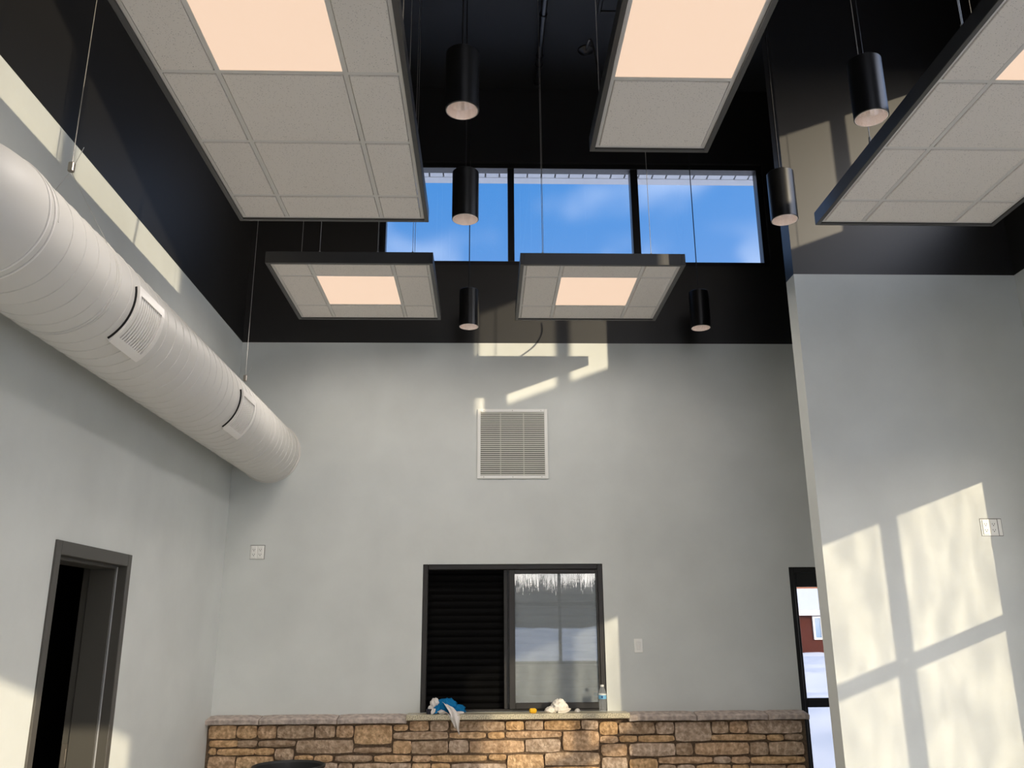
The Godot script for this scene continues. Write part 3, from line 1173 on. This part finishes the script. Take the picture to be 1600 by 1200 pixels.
func outlet(label: String, at: Vector3, side: float) -> void:
	var o := thing("wall_outlet", label, "outlet", at, "uncovered wall outlets")
	var wd := 0.064
	var hh := 0.062
	var b := mb()
	# open box edge sunk in the plaster: a thin dark rim
	b.box(at + Vector3(-wd, -hh, 0), at + Vector3(wd + side, hh, 0.0015))
	part("box_rim", b, M.rim_grey, o)
	b = mb()
	b.box(at + Vector3(-wd + 0.002, -hh + 0.003, 0.001), at + Vector3(wd - 0.005, hh - 0.005, 0.004), 0.001)
	if side > 0.0:
		b.box(at + Vector3(wd, -hh + 0.004, 0.001), at + Vector3(wd + side - 0.003, hh - 0.004, 0.003), 0.001)
	part("yoke", b, M.plate, o)
	for s in [-1.0, 1.0]:
		var c: Vector3 = at + Vector3(s * 0.028 - 0.002, 0, 0)
		var r := mb()
		r.box(c + Vector3(-0.023, -0.052, 0.003), c + Vector3(0.023, 0.052, 0.010), 0.003)
		var rr := part("receptacle", r, M.plate, o)
		for v in [-1.0, 1.0]:
			var k := mb()
			var z: Vector3 = c + Vector3(0, v * 0.021, 0)
			k.box(z + Vector3(-0.0095, -0.002, 0.0100), z + Vector3(-0.0065, 0.007, 0.0106))
			k.box(z + Vector3(0.0065, -0.002, 0.0100), z + Vector3(0.0095, 0.007, 0.0106))
			k.lathe(z + Vector3(0, -0.009, 0.0104), [Vector2(0.0035, 0), Vector2(0, 0.0004)], 10, Basis(Vector3.RIGHT, PI / 2))
			part("slots", k, M.dark, rr)


# ================= things left on the counter
func lump(b: Mb, c: Vector3, size: Vector3, sd: int, ridge := 0.35, freq := 2.2) -> void:
	var f := FastNoiseLite.new()
	f.seed = sd
	f.noise_type = FastNoiseLite.TYPE_SIMPLEX_SMOOTH
	f.fractal_type = FastNoiseLite.FRACTAL_RIDGED
	f.fractal_octaves = 3
	f.frequency = freq
	var rows := []
	for i in 15:
		var line := []
		var la := -PI / 2 + PI * i / 14.0
		for j in 28:
			var lo := TAU * j / 28
			var u := Vector3(cos(la) * cos(lo), sin(la), cos(la) * sin(lo))
			var k := 1.0 + ridge * f.get_noise_3dv(u)
			var q := u * size * k
			q.y = maxf(q.y, -size.y * 0.55)
			line.append(c + q)
		rows.append(line)
	b.rings(rows)


# a strip of cloth along pts, width and folds across it
func strip(b: Mb, pts: Array, widths: Array, across: Vector3, fold: float, waves: float, sd: float) -> void:
	var n := 12
	var front := []
	var rear := []
	for i in pts.size():
		var line := []
		var line2 := []
		for j in n + 1:
			var t := float(j) / n - 0.5
			var off := Vector3(0, 0.25, 1.0) * fold * sin(t * waves * TAU + sd + i * 0.5)
			line.append(pts[i] + across * t * widths[i] + off)
			line2.append(pts[i] + across * t * widths[i] + off - Vector3(0, 0.0015, 0.0015))
		front.append(line)
		rear.append(line2)
	b.rings(front, false)
	for i in rear.size():
		rear[i].reverse()
	b.rings(rear, false)


func counter_things() -> void:
	var top := 1.040
	var o := thing("blue_rag", "crumpled bright blue cloth heaped on the counter's left end", "rag", P(-0.33, top, 7.58))
	var b := mb()
	lump(b, P(-0.325, top + 0.047, 7.60), Vector3(0.075, 0.062, 0.05), 4, 0.45)
	lump(b, P(-0.255, top + 0.026, 7.61), Vector3(0.075, 0.038, 0.04), 9, 0.45)
	strip(b, [P(-0.375, top + 0.085, 7.585), P(-0.395, top + 0.06, 7.555), P(-0.402, top + 0.03, 7.545), P(-0.41, top + 0.008, 7.54)], [0.05, 0.06, 0.055, 0.04], Vector3(1, 0.3, 0), 0.006, 1.3, 0.5)
	part("cloth", b, M.blue_cloth, o)
	o = thing("white_rag", "creased white cloth over the blue one, a corner hanging down over the stones", "rag", P(-0.30, top, 7.53))
	b = mb()
	lump(b, P(-0.42, top + 0.075, 7.60), Vector3(0.035, 0.04, 0.03), 15, 0.4)
	lump(b, P(-0.447, top + 0.040, 7.59), Vector3(0.025, 0.025, 0.022), 17, 0.4)
	strip(b, [P(-0.335, top + 0.085, 7.555), P(-0.305, top + 0.07, 7.530), P(-0.275, top + 0.035, 7.515), P(-0.255, top + 0.008, 7.502), P(-0.245, top - 0.03, 7.494), P(-0.237, top - 0.06, 7.494), P(-0.228, top - 0.10, 7.495), P(-0.213, top - 0.15, 7.495)],
		[0.05, 0.085, 0.10, 0.10, 0.075, 0.05, 0.028, 0.008], Vector3(0.92, -0.38, 0), 0.010, 1.6, 0.0)
	strip(b, [P(-0.385, top + 0.012, 7.54), P(-0.345, top + 0.025, 7.525), P(-0.31, top + 0.012, 7.51), P(-0.285, top - 0.01, 7.497), P(-0.262, top - 0.06, 7.497), P(-0.245, top - 0.105, 7.497)],
		[0.03, 0.05, 0.06, 0.055, 0.04, 0.012], Vector3(0.8, -0.6, 0), 0.007, 1.4, 1.0)
	strip(b, [P(-0.425, top + 0.045, 7.535), P(-0.432, top + 0.02, 7.53), P(-0.44, top + 0.003, 7.525)], [0.03, 0.035, 0.015], Vector3(1, 0, 0), 0.004, 1.0, 0.3)
	lump(b, P(-0.215, top + 0.008, 7.55), Vector3(0.035, 0.012, 0.02), 23, 0.35)
	part("cloth", b, M.white_cloth, o)
	o = thing("tape_roll", "small dark navy roll half hidden left of the blue cloth", "tape", P(-0.455, top, 7.585))
	b = mb()
	b.lathe(P(-0.455, top, 7.585), [Vector2(0.016, 0.0), Vector2(0.033, 0.0), Vector2(0.035, 0.003), Vector2(0.035, 0.037), Vector2(0.033, 0.04), Vector2(0.016, 0.04), Vector2(0.016, 0.0)], 28)
	part("roll", b, M.navy, o)
	o = thing("yellow_block", "small bright yellow plastic piece on the counter below the sliding sash", "tape", P(0.393, top, 7.575))
	b = mb()
	b.box(P(0.363, top, 7.555), P(0.423, top + 0.037, 7.600), 0.010)
	part("case", b, M.yellow, o)
	o = thing("crumpled_paper", "crumpled white paper towel on the counter in front of the glass", "paper", P(0.60, top, 7.60))
	b = mb()
	lump(b, P(0.615, top + 0.040, 7.61), Vector3(0.055, 0.052, 0.04), 31, 0.55, 1.8)
	lump(b, P(0.545, top + 0.016, 7.60), Vector3(0.04, 0.026, 0.03), 37, 0.55, 1.8)
	strip(b, [P(0.60, top + 0.01, 7.565), P(0.65, top + 0.014, 7.57), P(0.69, top + 0.024, 7.58), P(0.71, top + 0.03, 7.585)], [0.02, 0.035, 0.03, 0.006], Vector3(0, 1, 0.4), 0.004, 1.2, 0.0)
	part("sheet", b, M.paper, o)
	o = thing("paper_scrap", "tiny scrap of crumpled paper on the counter left of the water bottle", "paper", P(0.765, top, 7.59))
	b = mb()
	lump(b, P(0.765, top + 0.010, 7.59), Vector3(0.018, 0.016, 0.014), 41, 0.6, 2.0)
	part("sheet", b, M.paper, o)
	# water bottle
	var at := P(0.976, top, 7.58)
	o = thing("water_bottle", "clear plastic water bottle with a blue band at the counter's right end", "bottle", at)
	b = mb()
	var prof := [Vector2(0.0, 0.004), Vector2(0.022, 0.002), Vector2(0.030, 0.004)]
	for k in 6:
		prof.append(Vector2(0.0325, 0.010 + 0.016 * k))
		prof.append(Vector2(0.0305, 0.018 + 0.016 * k))
	prof.append_array([Vector2(0.0325, 0.108), Vector2(0.0325, 0.148), Vector2(0.030, 0.160), Vector2(0.023, 0.178), Vector2(0.015, 0.194), Vector2(0.012, 0.200), Vector2(0.012, 0.206)])
	b.lathe(at, prof, 28)
	part("body", b, M.plastic, o)
	b = mb()
	b.lathe(at, [Vector2(0.0332, 0.106), Vector2(0.0332, 0.138)], 28)
	var lab := part("label", b, M.label_blue, o)
	b = mb()
	b.lathe(at, [Vector2(0.0336, 0.136), Vector2(0.0336, 0.146)], 28)
	part("label_edge", b, M.white, lab)
	b = mb()
	b.box(at + Vector3(-0.014, 0.114, 0.031), at + Vector3(0.0, 0.13, 0.0338), 0.001)
	part("label_mark", b, M.label_dark, lab)
	b = mb()
	b.lathe(at, [Vector2(0.0155, 0.202), Vector2(0.0155, 0.214), Vector2(0.014, 0.217), Vector2(0.0, 0.217)], 20)
	part("cap", b, M.white, o)
	# rubbish bin, only its rim in the photo
	at = P(-1.515, 0.0, 7.21)
	o = thing("rubbish_bin", "dark round plastic bin in front of the stone facing, only its rim showing", "bin", at)
	b = mb()
	b.lathe(at, [Vector2(0.0, 0.01), Vector2(0.20, 0.0), Vector2(0.262, 0.69), Vector2(0.276, 0.695), Vector2(0.278, 0.712), Vector2(0.268, 0.716), Vector2(0.256, 0.70), Vector2(0.195, 0.02), Vector2(0.0, 0.02)], 48)
	part("bucket", b, M.bin, o)


# ================= things under the ceiling
func overhead() -> void:
	var o := thing("sprinkler_pipe", "black pipe with couplings under the black ceiling at top centre", "pipe", P(0.51, 7.03, 4.5))
	var b := mb()
	b.tube([P(0.51, 7.03, 1.6), P(0.51, 7.03, 7.53)], 0.027, 16)
	part("pipe", b, M.can, o)
	for d in [6.5, 7.08, 7.22, 7.50]:
		b = mb()
		b.tube([P(0.51, 7.03, d - 0.02), P(0.51, 7.03, d + 0.02)], 0.036, 16)
		part("coupling", b, M.can, o)
	for d in [6.35, 7.3]:
		b = mb()
		b.box(P(0.495, 7.05, d - 0.015), P(0.525, YC, d + 0.015), 0.002)
		part("hanger", b, M.can, o)
	o = thing("ceiling_hatch", "black square access panel in the ceiling behind the narrow cloud", "hatch", P(1.32, YC, 6.2))
	b = mb()
	for q in [[1.0, 5.92, 1.03, 6.53], [1.61, 5.92, 1.64, 6.53], [1.03, 5.92, 1.61, 5.95], [1.03, 6.50, 1.61, 6.53]]:
		b.box(P(q[0], YC - 0.022, q[1]), P(q[2], YC, q[3]), 0.004)
	part("frame", b, M.cord, o)
	b = mb()
	b.box(P(1.035, YC - 0.012, 5.955), P(1.605, YC, 6.495), 0.003)
	part("door", b, M.deck, o)
	o = thing("ceiling_rose", "small black round ceiling rose with a power cord, left of the narrow cloud", "ceiling rose", P(0.96, YC, 7.06))
	b = mb()
	b.lathe(P(0.96, YC, 7.06), [Vector2(0.0, -0.05), Vector2(0.02, -0.05), Vector2(0.075, -0.012), Vector2(0.08, 0.0)], 28)
	part("cover", b, M.can, o)


# ================= outdoors
func ground_height(x: float, d: float, f: FastNoiseLite) -> float:
	var away := maxf(maxf(-2.8 - x, x - 4.4), maxf(-1.1 - d, d - 7.95))
	if away < 0.0:
		return -0.5
	var h := -0.16 + 0.10 * f.get_noise_2d(x * 0.9, d * 0.9) * smoothstep(0.2, 2.0, away)
	if d > 8.0:
		h += 0.95 * smoothstep(8.5, 27.0, d) + 0.22 * absf(f.get_noise_2d(x * 0.5 + 40.0, d * 0.8)) * smoothstep(10.0, 14.0, d)
	else:
		h += 0.12 * smoothstep(4.0, 30.0, away) * f.get_noise_2d(x * 0.3, d * 0.3) + 1.9 * smoothstep(-16.0, -54.0, d) + 0.35 * absf(f.get_noise_2d(x * 0.5 + 9.0, d * 0.6)) * smoothstep(-10.0, -16.0, d)
	return h


func outdoors() -> void:
	var f := FastNoiseLite.new()
	f.seed = 8
	f.frequency = 0.35
	f.fractal_octaves = 3
	var o := thing("snow_ground", "snow-covered ground outside with drifts beyond the exit door", "snow", Vector3.ZERO)
	o.set_meta("kind", "stuff")
	var xs := []
	var ds := []
	var t := -70.0
	while t <= 70.0:
		xs.append(t)
		t += 0.45 if t > 2.0 and t < 16.0 else 1.5
	xs.append_array([-2.81, -2.79, 4.39, 4.41])
	xs.sort()
	t = -70.0
	while t <= 60.0:
		ds.append(t)
		t += 0.4 if t > 6.0 and t < 36.0 else 1.5
	ds.append_array([-1.11, -1.09, 7.94, 7.96])
	ds.sort()
	var rows := []
	for d in ds:
		var line := []
		for x in xs:
			line.append(P(x, ground_height(x, d, f), d))
		rows.append(line)
	var b := mb()
	b.rings(rows, false)
	part("snow", b, M.snow, o)
	# eave over the clerestory
	o = thing("eave_soffit", "white panelled eave seen through the top of the clerestory", "eave", P(0.8, 6.30, 8.05))
	b = mb()
	b.box(P(-2.8, 6.30, 8.105), P(4.6, 6.55, 8.235), 0.006)
	part("fascia", b, M.soffit, o)
	b = mb()
	b.box(P(-2.8, 6.325, 7.915), P(4.6, 6.40, 8.105))
	part("backing", b, M.bronze, o)
	var pm := mb()
	pm.box(P(-2.797, 6.302, 7.917), P(-2.664, 6.325, 8.103), 0.003)
	var me := pm.mesh()
	for k in 50:
		var q := part_mesh("soffit_panel", me, M.soffit, o)
		q.position.x = 0.147 * k
	# brick house across the snow
	o = thing("brick_house", "red brick house with snowy roof across the yard, seen through the exit door", "house", P(13.0, 0.3, 32.0))
	b = mb()
	b.box(P(9.4, 0.2, 30.0), P(16.5, 2.16, 38.0))
	part("wall", b, M.brick, o)
	b = mb()
	b.quad(P(9.1, 2.12, 29.7), P(16.8, 2.12, 29.7), P(16.8, 3.02, 33.0), P(9.1, 3.02, 33.0), Vector3(0, 1, 1))
	b.quad(P(9.1, 2.12, 29.7), P(16.8, 2.12, 29.7), P(16.8, 2.30, 29.7), P(9.1, 2.30, 29.7), Vector3(0, 0, 1))
	b.quad(P(9.1, 2.30, 29.69), P(16.8, 2.30, 29.69), P(16.8, 3.15, 33.0), P(9.1, 3.15, 33.0), Vector3(0, 1, 1))
	b.quad(P(9.1, 3.15, 33.0), P(16.8, 3.15, 33.0), P(16.8, 2.2, 38.4), P(9.1, 2.2, 38.4), Vector3(0, 1, -1))
	b.quad(P(9.1, 2.12, 29.7), P(9.1, 2.30, 29.69), P(9.1, 3.15, 33.0), P(9.1, 3.02, 33.0), Vector3(-1, 0, 0))
	part("snowy_roof", b, M.snow, o)
	b = mb()
	b.box(P(10.6, 2.4, 33.4), P(11.62, 3.62, 34.4), 0.02)
	part("chimney", b, M.tan_brick, o)
	b = mb()
	b.box(P(11.62, 2.4, 33.6), P(14.4, 3.38, 34.4), 0.02)
	part("parapet", b, M.tan_brick, o)
	var wf := mb()
	for q in [[11.12, 1.33, 11.18, 2.10], [11.62, 1.33, 11.68, 2.10], [11.18, 1.33, 11.62, 1.39], [11.18, 2.04, 11.62, 2.10], [11.38, 1.39, 11.42, 2.04]]:
		wf.box(P(q[0], q[1], 29.93), P(q[2], q[3], 30.0), 0.004)
	var win := part("window", wf, M.white, o)
	b = mb()
	b.box(P(11.18, 1.39, 29.96), P(11.62, 2.04, 29.99))
	part("pane", b, M.far_pane, win)
	trees()


func trees() -> void:
	# a low wooded rise far behind the hall, mirrored in the sliding glass
	var o := thing("wooded_rise", "grey leafless wood on a low rise, mirrored at the top of the sliding glass", "wood", P(5.0, 0.3, -66.0))
	o.set_meta("kind", "stuff")
	var f := FastNoiseLite.new()
	f.seed = 77
	f.frequency = 0.25
	var b := mb()
	var rows := []
	for k in 7:
		var line := []
		for i in 121:
			var x := -40.0 + 62.0 * i / 120.0
			var edge := smoothstep(0.0, 0.12, i / 120.0) * smoothstep(0.0, 0.12, 1.0 - i / 120.0)
			var h: float = [0.0, 1.6, 3.4, 4.6, 4.4, 2.0, 0.0][k]
			line.append(P(x, -0.1 + h * edge * (0.85 + 0.35 * f.get_noise_2d(x * 1.1, k * 3.0) + 0.3 * f.get_noise_2d(x * 0.3, 0.0)), -58.0 - 2.6 * k))
		rows.append(line)
	b.rings(rows, false)
	part("thicket", b, M.woods, o)
	b = mb()
	for k in 7000:
		var x := rng.randf_range(-10.0, 16.0)
		var q := 1.0 + rng.randf() * 2.5
		var lo := P(x, [0.0, 1.6, 3.4, 4.6, 4.4][int(q)] - 0.6, -58.0 - 2.6 * q)
		var up := lo + Vector3(rng.randf_range(-0.5, 0.5), rng.randf_range(0.8, 3.4), 0)
		b.tri(lo + Vector3(-0.06, 0, 0), lo + Vector3(0.06, 0, 0), up, Vector3(0, 0, -1))
		b.tri(lo + Vector3(0, 0, -0.06), lo + Vector3(0, 0, 0.06), up, Vector3(-1, 0, 0))
	part("saplings", b, M.bark, o).set_meta("kind", "stuff")
